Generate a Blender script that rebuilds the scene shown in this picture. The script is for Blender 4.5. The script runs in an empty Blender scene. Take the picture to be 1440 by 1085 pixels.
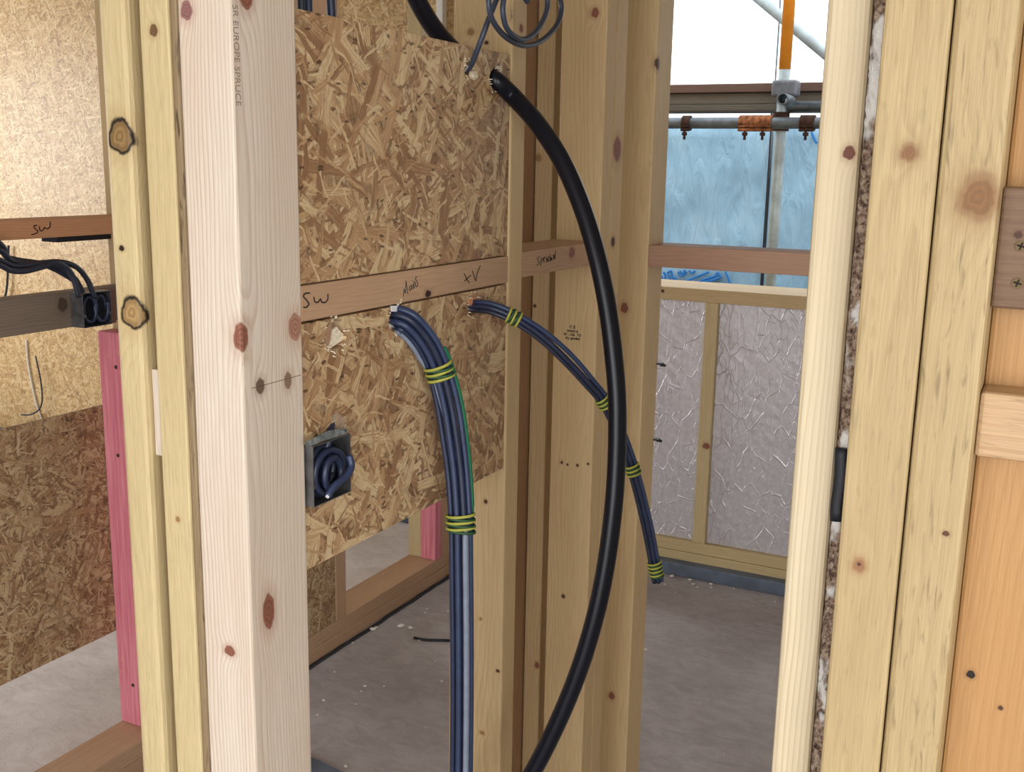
import bpy, bmesh, math, random
from mathutils import Vector, Matrix
random.seed(7)
S = bpy.context.scene
COL = S.collection

# ------------------------------------------------------------------ camera
FPX, PITCH, ROLL, YAW, EYE = 1497.3, 0.204431, 0.018555, 0.466938, 1.5
CAM = Vector((0, 0, EYE))
_fw = Vector((math.cos(YAW), math.sin(YAW), 0)); _lf = Vector((-math.sin(YAW), math.cos(YAW), 0)); _up = Vector((0, 0, 1))
FWD = _fw * math.cos(PITCH) - _up * math.sin(PITCH)
_U = _up * math.cos(PITCH) + _fw * math.sin(PITCH)
RGT = -_lf * math.cos(ROLL) + _U * math.sin(ROLL)
UPV = _U * math.cos(ROLL) + _lf * math.sin(ROLL)
cd = bpy.data.cameras.new('camera'); cam = bpy.data.objects.new('camera', cd); COL.objects.link(cam)
cd.sensor_fit = 'HORIZONTAL'; cd.sensor_width = 36; cd.lens = FPX * 36 / 1440; cd.clip_start = 0.02; cd.clip_end = 200
m = Matrix((RGT, UPV, -FWD)).transposed().to_4x4(); m.translation = CAM
cam.matrix_world = m
S.camera = cam

# ------------------------------------------------------------------ light and exposure
w = bpy.data.worlds.new('overcast_sky'); S.world = w; w.use_nodes = True
bg = w.node_tree.nodes['Background']; bg.inputs[0].default_value = (0.93, 0.97, 1.0, 1); bg.inputs[1].default_value = 2.0
def area(name, loc, direction, sx, sy, energy, col):
    l = bpy.data.lights.new(name, 'AREA'); l.shape = 'RECTANGLE'; l.size = sx; l.size_y = sy; l.energy = energy; l.color = col
    o = bpy.data.objects.new(name, l); COL.objects.link(o); o.location = loc
    o.rotation_euler = Vector(direction).to_track_quat('-Z', 'Z').to_euler()
    return o
area('daylight_back_doorway', (-2.45, 0.35, 1.2), (1, 0, 0), 3.4, 2.0, 68, (0.97, 0.98, 1.0))
area('daylight_side_window', (2.2, 6.42, 1.55), (0, -1, 0), 1.5, 1.2, 60, (0.95, 0.98, 1.0))
area('added_fill_right', (-1.3, -1.65, 1.5), (0, 1, 0), 1.7, 1.2, 54, (0.97, 0.98, 1.0))  # added fill lamp, unseen on the right, brightens the near partition's faces
vs = S.view_settings; vs.view_transform = 'Standard'; vs.look = 'None'; vs.gamma = 1; vs.use_curve_mapping = False; vs.exposure = 0.2

# ------------------------------------------------------------------ helpers
def ray(px, py): return FWD + RGT * ((px - 720) / FPX) - UPV * ((py - 542.5) / FPX)
def onx(px, py, x): d = ray(px, py); return CAM + d * (x / d.x)
def ony(px, py, y): d = ray(px, py); return CAM + d * (y / d.y)
def onz(px, py, z): d = ray(px, py); return CAM + d * ((z - EYE) / d.z)

def tag(o, label=None, cat=None, group=None, kind=None):
    if label: o['label'] = label
    if cat: o['category'] = cat
    if group: o['group'] = group
    if kind: o['kind'] = kind
    return o
def link(name, me, mat, parent=None, origin=None):
    o = bpy.data.objects.new(name, me); COL.objects.link(o)
    if mat: me.materials.append(mat)
    if parent is not None:
        o.parent = parent
        o.matrix_parent_inverse = Matrix.Translation(-parent.location) if False else Matrix.Identity(4)
    return o
def from_bm(name, bm, mat, parent=None, smooth=False, origin=None):
    """bm in world coordinates; origin = object location (world)"""
    if origin is None:
        xs = [v.co for v in bm.verts]
        lo = Vector([min(c[i] for c in xs) for i in range(3)]); hi = Vector([max(c[i] for c in xs) for i in range(3)])
        origin = Vector(((lo.x + hi.x) / 2, (lo.y + hi.y) / 2, lo.z))
    origin = Vector(origin)
    bmesh.ops.translate(bm, verts=bm.verts, vec=-origin)
    me = bpy.data.meshes.new(name); bm.to_mesh(me); bm.free()
    if smooth:
        me.polygons.foreach_set('use_smooth', [True] * len(me.polygons))
    o = bpy.data.objects.new(name, me); COL.objects.link(o)
    if mat: me.materials.append(mat)
    o.location = origin
    if parent is not None:
        p = parent; pl = Vector((0, 0, 0))
        while p is not None:
            pl += p.location; p = p.parent
        o.parent = parent; o.location = origin - pl
    return o
def empty(name, loc, parent=None):
    o = bpy.data.objects.new(name, None); COL.objects.link(o); o.location = loc; o.empty_display_size = .05
    if parent: o.parent = parent
    return o
def bm_box(x0, x1, y0, y1, z0, z1, bev=0.0, seg=2, bm=None):
    own = bm is None
    if own: bm = bmesh.new()
    r = bmesh.ops.create_cube(bm, size=1)
    for v in r['verts']:
        v.co = Vector((x0 + (v.co.x + .5) * (x1 - x0), y0 + (v.co.y + .5) * (y1 - y0), z0 + (v.co.z + .5) * (z1 - z0)))
    if bev > 0:
        es = list({e for v in r['verts'] for e in v.link_edges})
        bmesh.ops.bevel(bm, geom=es, offset=bev, segments=seg, affect='EDGES', profile=.5)
    return bm
def box(name, x0, x1, y0, y1, z0, z1, mat, bev=.003, parent=None, origin=None):
    return from_bm(name, bm_box(x0, x1, y0, y1, z0, z1, bev), mat, parent, origin=origin)

def catmull(pts, n=8):
    P = [Vector(p) for p in pts]
    if len(P) < 3: return P
    P = [P[0] * 2 - P[1]] + P + [P[-1] * 2 - P[-2]]
    out = []
    for i in range(1, len(P) - 2):
        p0, p1, p2, p3 = P[i - 1:i + 3]
        for k in range(n):
            t = k / n
            out.append(.5 * ((2 * p1) + (p2 - p0) * t + (2 * p0 - 5 * p1 + 4 * p2 - p3) * t * t + (3 * p1 - p0 - 3 * p2 + p3) * t ** 3))
    out.append(P[-2]); return out
def frames(pts, ref=Vector((1, 0, 0))):
    T = []
    for i in range(len(pts)):
        a = pts[max(0, i - 1)]; b = pts[min(len(pts) - 1, i + 1)]; T.append((b - a).normalized())
    N = []; n = (ref - T[0] * ref.dot(T[0])).normalized()
    for t in T:
        n = (n - t * n.dot(t)).normalized(); N.append(n)
    return T, N
def bm_tube(pts, ra, rb=None, seg=10, bm=None, ref=Vector((1, 0, 0)), closed=False, caps=True):
    if bm is None: bm = bmesh.new()
    rb = ra if rb is None else rb
    T, N = frames(pts, ref)
    rings = []
    for i, p in enumerate(pts):
        b = T[i].cross(N[i])
        r1 = ra(i / (len(pts) - 1)) if callable(ra) else ra
        r2 = rb(i / (len(pts) - 1)) if callable(rb) else rb
        rings.append([bm.verts.new(p + N[i] * (r1 * math.cos(2 * math.pi * k / seg)) + b * (r2 * math.sin(2 * math.pi * k / seg))) for k in range(seg)])
    L = len(rings)
    for i in range(L if closed else L - 1):
        A = rings[i]; B = rings[(i + 1) % L]
        for k in range(seg):
            bm.faces.new((A[k], A[(k + 1) % seg], B[(k + 1) % seg], B[k]))
    if caps and not closed:
        bm.faces.new(rings[0][::-1]); bm.faces.new(rings[-1])
    return bm
def tube(name, pts, r, mat, parent=None, rb=None, seg=10, ref=Vector((1, 0, 0)), origin=None, closed=False):
    return from_bm(name, bm_tube(pts, r, rb, seg, None, ref, closed), mat, parent, smooth=True, origin=origin)
def cyl(bm, a, b, r, seg=16, r2=None):
    a = Vector(a); b = Vector(b)
    return bm_tube([a, b], (lambda t: r + (r2 - r) * t) if r2 is not None else r, None, seg, bm, Vector((0.31, 0.2, 0.93)))
def cut(o, cutters):
    """boolean the cutter bmeshes out of o, leave plain mesh"""
    for bm in cutters:
        me = bpy.data.meshes.new('tmp'); bm.to_mesh(me); bm.free()
        c = bpy.data.objects.new('tmp', me); COL.objects.link(c)
        md = o.modifiers.new('b', 'BOOLEAN'); md.operation = 'DIFFERENCE'; md.object = c; md.solver = 'EXACT'
        bpy.context.view_layer.update()
        dg = bpy.context.evaluated_depsgraph_get()
        new = bpy.data.meshes.new_from_object(o.evaluated_get(dg))
        o.modifiers.clear(); o.data = new
        bpy.data.objects.remove(c)

# ------------------------------------------------------------------ materials
def lin(c):
    return tuple((((v / 255 + .055) / 1.055) ** 2.4 if v / 255 > .04045 else v / 255 / 12.92) for v in c) + (1,)
class NT:
    def __init__(s, name):
        s.m = bpy.data.materials.new(name); s.m.use_nodes = True; s.t = s.m.node_tree
        s.b = s.t.nodes['Principled BSDF']
    def n(s, typ, **kw):
        nd = s.t.nodes.new('ShaderNode' + typ)
        for k, v in kw.items():
            if k.startswith('i_'):
                key = k[2:]; key = int(key) if key.isdigit() else key
                if hasattr(v, 'is_linked') or isinstance(v, bpy.types.NodeSocket): s.t.links.new(v, nd.inputs[key])
                else: nd.inputs[key].default_value = v
            else: setattr(nd, k, v)
        return nd
    def math(s, op, a, b=0.0, c=0.0, clamp=False):
        return s.n('Math', operation=op, use_clamp=clamp, i_0=a, i_1=b, i_2=c).outputs[0]
    def vm(s, op, a, b=(0, 0, 0)):
        nd = s.n('VectorMath', operation=op, i_0=a, i_1=b)
        return nd.outputs['Value'] if op in ('LENGTH', 'DOT_PRODUCT', 'DISTANCE') else nd.outputs[0]
    def mix(s, f, a, b, blend='MIX'):
        nd = s.n('Mix', data_type='RGBA', blend_type=blend)
        for i, v in ((0, f), (6, a), (7, b)):
            if isinstance(v, bpy.types.NodeSocket): s.t.links.new(v, nd.inputs[i])
            else: nd.inputs[i].default_value = v
        return nd.outputs[2]
    def ramp(s, f, stops):
        nd = s.n('ValToRGB', i_0=f); e = nd.color_ramp.elements
        while len(e) < len(stops): e.new(.5)
        for k, (p, c) in enumerate(stops): e[k].position = p; e[k].color = c
        return nd.outputs[0]
    def remap(s, v, a, b, c=0., d=1.):
        return s.n('MapRange', i_0=v, i_1=a, i_2=b, i_3=c, i_4=d).outputs[0]
    def smooth(s, v, a, b, c=0., d=1.):
        return s.n('MapRange', interpolation_type='SMOOTHSTEP', i_0=v, i_1=a, i_2=b, i_3=c, i_4=d).outputs[0]
    def bump(s, h, strength=.3, dist=.001):
        nd = s.n('Bump', i_Height=h); nd.inputs['Strength'].default_value = strength; nd.inputs['Distance'].default_value = dist
        s.t.links.new(nd.outputs[0], s.b.inputs['Normal'])
    def out(s, col, rough=.6, metal=0., spec=.4):
        for k, v in (('Base Color', col), ('Roughness', rough), ('Metallic', metal), ('Specular IOR Level', spec)):
            if isinstance(v, bpy.types.NodeSocket): s.t.links.new(v, s.b.inputs[k])
            else: s.b.inputs[k].default_value = v
        return s.m
    def coords(s): return s.n('TexCoord').outputs['Object']

def plain(name, c, rough=.5, metal=0., spec=.4, noise=0., scale=40):
    T = NT(name)
    col = lin(c)
    if noise:
        nz = T.n('TexNoise', i_Vector=T.coords(), i_Scale=scale, i_Detail=4.)
        d = lin([v * (1 - noise) for v in c]); l = lin([min(255, v * (1 + noise * .6)) for v in c])
        col = T.ramp(nz.outputs[0], [(.3, d), (.7, l)])
    return T.out(col, rough, metal, spec)

def wood(name, light, dark, axis='z', knots=(), origin=(0, 0, 0), pith=(.05, .07), ring=55, seed=0., contrast=.5, rough=.55, fine=.35, stain=None, sawn=0.):
    """softwood: growth rings about an off-centre pith, fine fibre, knots [(world point, radius, stretch, colour, rim)]"""
    T = NT(name); P = T.coords()
    seedv = Vector((seed * 3.1, seed * 1.7, seed * 2.3))
    # length along z for the grain lookups
    sep = T.n('SeparateXYZ', i_0=P).outputs
    order = {'z': (0, 1, 2), 'x': (1, 2, 0), 'y': (0, 2, 1)}[axis]
    Q = T.n('CombineXYZ', i_0=sep[order[0]], i_1=sep[order[1]], i_2=sep[order[2]]).outputs[0]
    Q2 = T.vm('ADD', Q, (pith[0], pith[1], seed * 1.31))
    low = T.n('TexNoise', i_Vector=T.vm('MULTIPLY', Q2, (9, 9, 2.4)), i_Scale=1.0, i_Detail=2.)
    warp = T.vm('SCALE', T.vm('SUBTRACT', low.outputs['Color'], (.5, .5, .5)))
    warp.node.inputs['Scale'].default_value = .03
    Q3 = T.vm('ADD', Q2, warp)
    km = None; kcol = None; push = None; rimm = None
    kn = []
    for (kp, r, st, kc, rim) in knots:
        lp = Vector(kp) - Vector(origin); lq = (lp[order[0]], lp[order[1]], lp[order[2]])
        d = T.vm('SUBTRACT', Q, lq)
        dn = T.vm('MULTIPLY', d, (1 / r, 1 / r, 1 / (r * st)))
        wob = T.n('TexNoise', i_Vector=dn, i_Scale=1.3, i_Detail=2.).outputs[0]
        ln = T.math('ADD', T.vm('LENGTH', dn), T.math('MULTIPLY', T.math('SUBTRACT', wob, .5), .55))
        kn.append((ln, kc, rim))
        wide = T.vm('MULTIPLY', d, (1 / (r * 2.1), 1 / (r * 2.1), 1 / (r * st * 2.8)))
        g = T.math('POWER', 2.718, T.math('MULTIPLY', T.math('POWER', T.vm('LENGTH', wide), 2.), -1.))
        g = T.math('MULTIPLY', g, min(r, .02) * 1.1)
        push = g if push is None else T.math('ADD', push, g)
    s3 = T.n('SeparateXYZ', i_0=Q3).outputs
    rad = T.math('SQRT', T.math('ADD', T.math('POWER', s3[0], 2.), T.math('POWER', s3[1], 2.)))
    if push is not None: rad = T.math('ADD', rad, push)
    ph = T.math('MULTIPLY', rad, ring * 3.3 * 6.283)
    ph = T.math('ADD', ph, T.math('MULTIPLY', T.n('TexNoise', i_Vector=T.vm('MULTIPLY', Q2, (30, 30, 1.6)), i_Scale=1., i_Detail=2.).outputs[0], 17.))
    saw = T.math('FRACT', T.math('DIVIDE', ph, 6.283))
    band = T.ramp(saw, [(0., (0, 0, 0, 1)), (.55, (.25, .25, .25, 1)), (.86, (1, 1, 1, 1)), (.95, (.75, .75, .75, 1)), (1., (0, 0, 0, 1))])
    amp = T.remap(T.n('TexNoise', i_Vector=T.vm('MULTIPLY', Q2, (22, 22, .9)), i_Scale=1., i_Detail=1.).outputs[0], .3, .75, .25, 1.)
    fib = T.n('TexNoise', i_Vector=T.vm('MULTIPLY', Q2, (900, 900, 22)), i_Scale=1., i_Detail=3.).outputs[0]
    blot = T.n('TexNoise', i_Vector=T.vm('MULTIPLY', Q2, (14, 14, 3)), i_Scale=1., i_Detail=3.).outputs[0]
    f = T.math('MULTIPLY', T.math('MULTIPLY', band, amp), contrast)
    col = T.mix(f, lin(light), lin(dark))
    col = T.mix(T.remap(fib, .35, .75, 0., fine), col, lin([v * .8 for v in dark]))
    mid = [(a * .55 + b * .45) for a, b in zip(light, dark)]
    col = T.mix(T.remap(blot, .4, .7, 0., .45), col, lin(mid))
    h = T.math('ADD', T.math('MULTIPLY', fib, 1.), T.math('MULTIPLY', band, -.5))
    if sawn:
        sw = T.n('TexNoise', i_Vector=T.vm('MULTIPLY', Q2, (260, 260, 34)), i_Scale=1., i_Detail=4., i_Distortion=.6).outputs[0]
        col = T.mix(T.remap(sw, .56, .72, 0., sawn), col, lin([v * .62 for v in dark]))
        h = T.math('ADD', h, T.math('MULTIPLY', sw, 2.5))
    for ln, kc, rim in kn:
        soft = rim == 'soft'
        lo_ = .86 if soft else .76
        inner = T.ramp(T.math('FRACT', T.math('MULTIPLY', ln, 2.6)), [(0., lin(kc)), (.8, lin([v * lo_ for v in kc])), (1., lin(kc))])
        if rim is True:
            inner = T.mix(T.smooth(ln, .68, .9), inner, lin((28, 20, 14)))
        halo = T.smooth(ln, 2.3, .9, 0., .35)
        col = T.mix(halo, col, lin([(a + b) / 2 for a, b in zip(dark, kc)]))
        col = T.mix(T.smooth(ln, 1.45 if soft else 1.12, .5 if soft else .9, 0., .95 if soft else 1.), col, inner)
    T.bump(h, .35, .0006)
    return T.out(col, rough, 0., .35)

def osb(name, plane, tones, dim=1., seed=0., rough=.5, spec=.4, size=1.0):
    """oriented strand board: stacked layers of long random flakes"""
    T = NT(name); sep = T.n('SeparateXYZ', i_0=T.coords()).outputs
    a, b = {'xz': (0, 2), 'yz': (1, 2), 'xy': (0, 1)}[plane]
    uv = T.n('CombineXYZ', i_0=sep[a], i_1=sep[b], i_2=0.).outputs[0]
    wn = T.n('TexNoise', i_Vector=T.vm('ADD', uv, (seed, 0, 0)), i_Scale=30., i_Detail=5., i_Roughness=.62)
    wv = T.vm('SCALE', T.vm('SUBTRACT', wn.outputs['Color'], (.5, .5, .5))); wv.node.inputs['Scale'].default_value = .013
    uvw = T.vm('ADD', uv, wv)
    tn = [lin([v * dim for v in t]) for t in tones]
    small = T.n('TexNoise', i_Vector=T.vm('MULTIPLY', uvw, (160, 160, 1)), i_Scale=1., i_Detail=4.).outputs[0]
    col = T.ramp(small, [(.3, tn[0]), (.5, tn[1]), (.7, tn[2])])
    hgt = T.math('MULTIPLY', small, .5)
    spec_l = [(28, .05, .009, .5), (-48, .06, .010, .55), (10, .018, .004, .35), (65, .022, .005, .4), (-40, .026, .005, .45), (80, .03, .006, .5), (-15, .04, .007, .55), (35, .055, .010, .62), (-60, .065, .011, .7), (5, .075, .013, .8), (-80, .06, .010, .8), (22, .03, .0032, .9), (-33, .026, .0028, .9), (62, .028, .003, .9)]
    for k, (ang, L, W, th) in enumerate(spec_l):
        L *= size; W *= size
        rn = T.n('VectorRotate', rotation_type='Z_AXIS', i_Vector=uvw); rn.inputs['Angle'].default_value = math.radians(ang)
        rot = T.vm('ADD', rn.outputs[0], (seed * 1.3 + k * .37, seed + k * .71, 0))
        sc = T.vm('MULTIPLY', rot, (1 / L, 1 / W, 0))
        vo = T.n('TexVoronoi', voronoi_dimensions='2D', distance='CHEBYCHEV', i_Vector=sc, i_Scale=1.)
        cs = T.n('SeparateColor', i_0=vo.outputs['Color']).outputs
        edge = T.smooth(vo.outputs['Distance'], .5, .42)
        mask = T.math('MULTIPLY', T.math('GREATER_THAN', cs[0], th), edge)
        gr = T.n('TexNoise', i_Vector=T.vm('MULTIPLY', rot, (22, 520, 1)), i_Scale=1., i_Detail=2.).outputs[0]
        tone = T.ramp(T.math('ADD', cs[1], T.math('MULTIPLY', T.math('SUBTRACT', gr, .5), 1.0)),
                      [(.05, tn[0]), (.3, tn[1]), (.5, tn[2]), (.72, tn[3]), (.95, tn[1])])
        col = T.mix(T.math('MULTIPLY', mask, .92), col, tone)
        hgt = T.math('ADD', T.math('MULTIPLY', hgt, T.math('SUBTRACT', 1., mask)), T.math('MULTIPLY', mask, T.math('ADD', cs[2], T.math('MULTIPLY', gr, .3))))
        # dark gap beside some flakes
        line = T.math('MULTIPLY', T.smooth(vo.outputs['Distance'], .42, .5), T.math('GREATER_THAN', cs[0], th + .12))
        col = T.mix(T.math('MULTIPLY', line, .28), col, tn[4])
    pit = T.n('TexVoronoi', voronoi_dimensions='2D', i_Vector=T.vm('MULTIPLY', uvw, (60, 190, 0)), i_Scale=1.)
    pm = T.math('MULTIPLY', T.smooth(pit.outputs['Distance'], .34, .22), T.math('GREATER_THAN', T.n('SeparateColor', i_0=pit.outputs['Color']).outputs[0], .955))
    col = T.mix(T.math('MULTIPLY', pm, .75), col, tn[4])
    T.bump(T.math('SUBTRACT', hgt, pm), .5, .0012)
    return T.out(col, rough, 0., spec)

OSB_T = [(142, 104, 72), (178, 139, 99), (201, 166, 123), (226, 202, 158), (70, 46, 34)]
OSB_L = [(168, 130, 84), (196, 160, 108), (212, 182, 132), (226, 202, 158), (96, 66, 38)]

M = {}
M['black_rubber'] = plain('black_sheath', (10, 14, 26), .3, 0, .35)
M['cable_blue'] = plain('dark_blue_sheath', (34, 43, 68), .4, 0, .5, .12, 60)
M['cable_blue2'] = plain('slate_blue_sheath', (46, 58, 88), .4, 0, .5, .1, 60)
M['cable_grey'] = plain('grey_sheath', (120, 128, 146), .45, 0, .5, .06, 60)
M['cable_dark'] = plain('charcoal_sheath', (36, 42, 58), .4, 0, .5, .1, 60)
M['cable_green'] = plain('green_sheath', (18, 104, 70), .4)
M['white_core'] = plain('white_core', (220, 222, 220), .5)
M['yellow_sleeve'] = plain('yellow_sleeve', (158, 156, 62), .45)
M['green_sleeve'] = plain('green_sleeve', (34, 70, 38), .45)
M['galv'] = plain('galvanised_steel', (112, 120, 126), .5, .6, .5, .15, 30)
M['galv_glare'] = plain('glare_paled_steel', (176, 190, 194), .5, .3, .5, .12, 20)  # galvanised steel with the sky glare painted in as a lighter tone
M['box_steel'] = plain('box_steel', (120, 120, 122), .4, .8, .5, .2, 50)
M['box_dark'] = plain('box_inside', (40, 44, 56), .45, .3)
M['ink'] = plain('marker_ink', (22, 18, 18), .5)
M['stamp_ink'] = plain('stamp_ink', (60, 44, 36), .7)
M['faint_ink'] = plain('faint_stamp_ink', (128, 108, 98), .7)
M['pencil'] = plain('pencil', (92, 78, 70), .7)
M['paper'] = plain('pale_chip', (226, 222, 214), .7)
M['torn'] = plain('torn_fibre', (226, 214, 190), .8, 0, .2, .15, 400)
M['dpc'] = plain('black_plastic', (24, 26, 34), .5)
M['blue_ink'] = plain('blue_print', (28, 110, 178), .5)

# ------------------------------------------------------------------ structure
def concrete(nm='rough_concrete', up=0):
    T = NT(nm); P = T.coords()
    n1 = T.n('TexNoise', i_Vector=P, i_Scale=2.2, i_Detail=6., i_Roughness=.62).outputs[0]
    n2 = T.n('TexNoise', i_Vector=T.vm('MULTIPLY', P, (1, .5, 1)), i_Scale=26., i_Detail=8., i_Roughness=.7, i_Distortion=.8).outputs[0]
    n3 = T.n('TexNoise', i_Vector=P, i_Scale=180., i_Detail=4.).outputs[0]
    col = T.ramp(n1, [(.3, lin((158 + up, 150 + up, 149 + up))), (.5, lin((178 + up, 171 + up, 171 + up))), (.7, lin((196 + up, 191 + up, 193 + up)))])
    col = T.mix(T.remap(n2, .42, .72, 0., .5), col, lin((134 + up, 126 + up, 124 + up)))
    col = T.mix(T.smooth(n2, .42, .3, 0., .4), col, lin((186, 182, 182)))
    dust = T.n('TexVoronoi', i_Vector=P, i_Scale=34.)
    dm = T.math('MULTIPLY', T.smooth(dust.outputs['Distance'], .16, .06), T.math('GREATER_THAN', T.n('SeparateColor', i_0=dust.outputs['Color']).outputs[0], .9))
    col = T.mix(T.math('MULTIPLY', dm, .6), col, lin((210, 206, 200)))
    T.bump(T.math('ADD', n2, T.math('MULTIPLY', n3, .35)), .5, .006)
    return T.out(col, .75, 0., .3)
M['concrete'] = concrete()
M['wall_osb'] = osb('osb_lining', 'yz', OSB_L, 1., 3., .42, .5, 1.15)
M['ceiling'] = plain('ceiling_board', (196, 186, 170), .8, 0, .3, .05, 3)
M['plaster'] = plain('pale_lining', (200, 188, 168), .8, 0, .3, .05, 3)
M['outside'] = plain('outside_ground', (128, 122, 114), .9, 0, .2, .15, 2)

M['daylit_floor'] = concrete('daylit_concrete', 40)  # same concrete, lightened: daylight in the far room put into the colour
tag(box('floor', -3.2, 3.95, -1.7, 1.98, -.12, 0, M['concrete'], 0, origin=(0, 0, 0)), kind='structure')
tag(box('floor', -3.2, 3.95, 1.98, 6.6, -.12, 0, M['daylit_floor'], 0, origin=(0, 0, 0)), kind='structure')
box('ceiling', -3.2, 3.95, -1.7, 6.6, 2.4, 2.5, M['ceiling'], 0)['kind'] = 'structure'
def wall(name, pieces, mat):
    bm = bmesh.new()
    for p in pieces: bm_box(*p, bm=bm)
    o = from_bm(name, bm, mat, origin=(0, 0, 0)); o['kind'] = 'structure'; return o
wall('wall_front', [(3.85, 3.95, 1.95, 6.6, 0, 2.4), (3.85, 3.95, -1.7, -.5, 0, 2.4), (3.78, 3.95, -.5, 1.95, 0, 1.03), (3.85, 3.95, -.5, 1.95, 2.16, 2.4)], M['wall_osb'])
wall('wall_right', [(-3.2, -2.2, -1.7, -1.6, 0, 2.4), (-.4, 3.85, -1.7, -1.6, 0, 2.4), (-2.2, -.4, -1.7, -1.6, 0, .85), (-2.2, -.4, -1.7, -1.6, 2.15, 2.4)], M['plaster'])  # the unseen opening is added for the fill lamp
wall('wall_left', [(-3.2, 1.4, 6.5, 6.6, 0, 2.4), (3.0, 3.85, 6.5, 6.6, 0, 2.4), (1.4, 3.0, 6.5, 6.6, 0, .9), (1.4, 3.0, 6.5, 6.6, 2.2, 2.4)], M['plaster'])
wall('wall_back', [(-2.6, -2.5, 2.1, 6.5, 0, 2.4), (-2.6, -2.5, -1.6, -1.4, 0, 2.4), (-2.6, -2.5, -1.4, 2.1, 2.25, 2.4)], M['plaster'])
box('ground_outside', -40, 60, -50, 50, -.6, -.5, M['outside'], 0)['kind'] = 'structure'

# ------------------------------------------------------------------ timbers
WHT = ((220, 208, 192), (168, 130, 102))       # fresh pale whitewood
YEL = ((206, 186, 142), (168, 142, 98))       # yellow treated studs
SAW = ((186, 164, 122), (146, 120, 80))        # rough sawn
STD = ((208, 182, 138), (162, 128, 88))        # frame studs
TAN = ((190, 156, 124), (148, 112, 84))        # noggins
ORG = ((188, 146, 96), (154, 108, 62))
PALE = ((208, 194, 164), (158, 128, 90))
KB = (146, 92, 72); KD = (82, 52, 36); KT = (168, 128, 84)
cnt = [0]
def kx(px, py, x, r, st, c, rim=False):
    p = onx(px, py, x); q = onx(px + r, py, x); return (p, (q - p).length, st, c, rim)
def ky(px, py, y, r, st, c, rim=False):
    p = ony(px, py, y); q = ony(px + r, py, y); return (p, (q - p).length, st, c, rim)
def timber(name, x0, x1, y0, y1, z0, z1, tone, label, cat, knots=(), group=None, axis='z', bev=.003, pith=None, **kw):
    cnt[0] += 1; i = cnt[0]; rr = random.Random(i * 17)
    org = Vector(((x0 + x1) / 2, (y0 + y1) / 2, z0))
    if pith is None: pith = (rr.uniform(.03, .12) * rr.choice((-1, 1)), rr.uniform(.02, .1))
    mt = wood(name + '_wood_%d' % i, tone[0], tone[1], axis, knots, org, pith, seed=i * 1.37, **kw)
    o = box(name, x0, x1, y0, y1, z0, z1, mt, bev, origin=org)
    return tag(o, label, cat, group)
GN = 'studs of the near partition'
ZT = 2.4
yN = .706
# sole plates of the near frames
timber('sole_plate', .76, 2.068, yN - .002, .806, 0, .045, STD, 'long floor plate under the studs of the near partition', 'plate', axis='x')
# foreground corner post
post = timber('corner_post', .805, .902, yN, .771, .045, ZT, WHT, 'thick pale whitewood post with reddish knots and a pencil line across it', 'post',
    [kx(262, 15, .805, 8, 1.2, (150, 104, 100)), kx(323, 915, .805, 7, .8, KB), ky(340, 475, yN, 9, 1.5, KB), ky(415, 460, yN, 9, 1.3, (178, 130, 108)),
     ky(378, 860, yN, 7.5, 2.1, KB), ky(346, -4, yN, 9, 1.2, KB), ky(366, 543, yN, 6, 1.2, (120, 98, 80)), ky(405, 535, yN, 5, 1.5, (150, 122, 100))],
    GN, pith=(.045, .058), ring=62, contrast=.75, fine=.22)
timber('wall_stud', .803, .895, .781, .8185, .045, ZT, YEL, 'narrow yellowish stud tight against the pale corner post, one small round knot near its top', 'stud',
    [kx(216, 43, .803, 5.5, 1.1, (120, 88, 56)), kx(250, 730, .803, 3, 1, KT)], GN, ring=70, contrast=.3, sawn=.15, bev=.002)
timber('wall_stud', .803, .9, .8365, .874, .045, ZT, YEL, 'yellowish stud with two large loose knots ringed in black bark', 'stud',
    [kx(169, 192, .803, 17, 1.05, (150, 118, 74), True), kx(186, 440, .803, 16, 1.05, (176, 142, 92), True), kx(171, 349, .803, 3.5, .8, (50, 30, 18))], GN, ring=60, contrast=.35, sawn=.15, bev=.006)
timber('packer', .812, .86, .8195, .8355, onx(222, 640, .812).z, onx(222, 520, .812).z, WHT, 'short pale packer wedged between the two yellowish studs', 'packer', bev=.001)
timber('bark_strip', .8045, .88, .7715, .7805, .045, ZT, ((150, 128, 96), (96, 76, 52)), 'thin strip of rough grey bark edge between pale post and yellowish stud', 'bark', bev=.002, sawn=.9)
# centre studs
S1 = timber('wall_stud', 1.383, 1.428, yN, .802, .045, ZT, STD, 'stud at the end of the strand board, its lower wide face bare below the board', 'stud',
    [kx(683, 705, 1.383, 2.5, 1, KD), kx(676, 870, 1.383, 2, 1, KT), kx(700, 943, 1.383, 2.5, .8, KD), kx(678, 1030, 1.383, 3, .8, KT), kx(662, 45, 1.383, 5, .8, KT), kx(684, 60, 1.383, 3, .7, KD), ky(718, 22, yN, 4, 1.6, (70, 40, 30)), ky(733, 40, yN, 2.5, 1, KB)], GN, ring=75, contrast=.4)
S2 = timber('wall_stud', 1.729, 1.774, yN, .79, .045, ZT, STD, 'wide-faced stud bearing a small printed grading stamp, behind the thick black cable', 'stud',
    [kx(837, 18, 1.729, 5, 1.2, KB), kx(792, 838, 1.729, 2.5, 1, KD), kx(808, 520, 1.729, 4, 1.1, KT), kx(790, 650, 1.729, 1.8, 1, KD), kx(798, 653, 1.729, 1.5, 1, KD), kx(812, 654, 1.729, 1.8, 1, KD), kx(827, 652, 1.729, 1.6, 1, KD)], GN, ring=85, contrast=.45)
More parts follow.
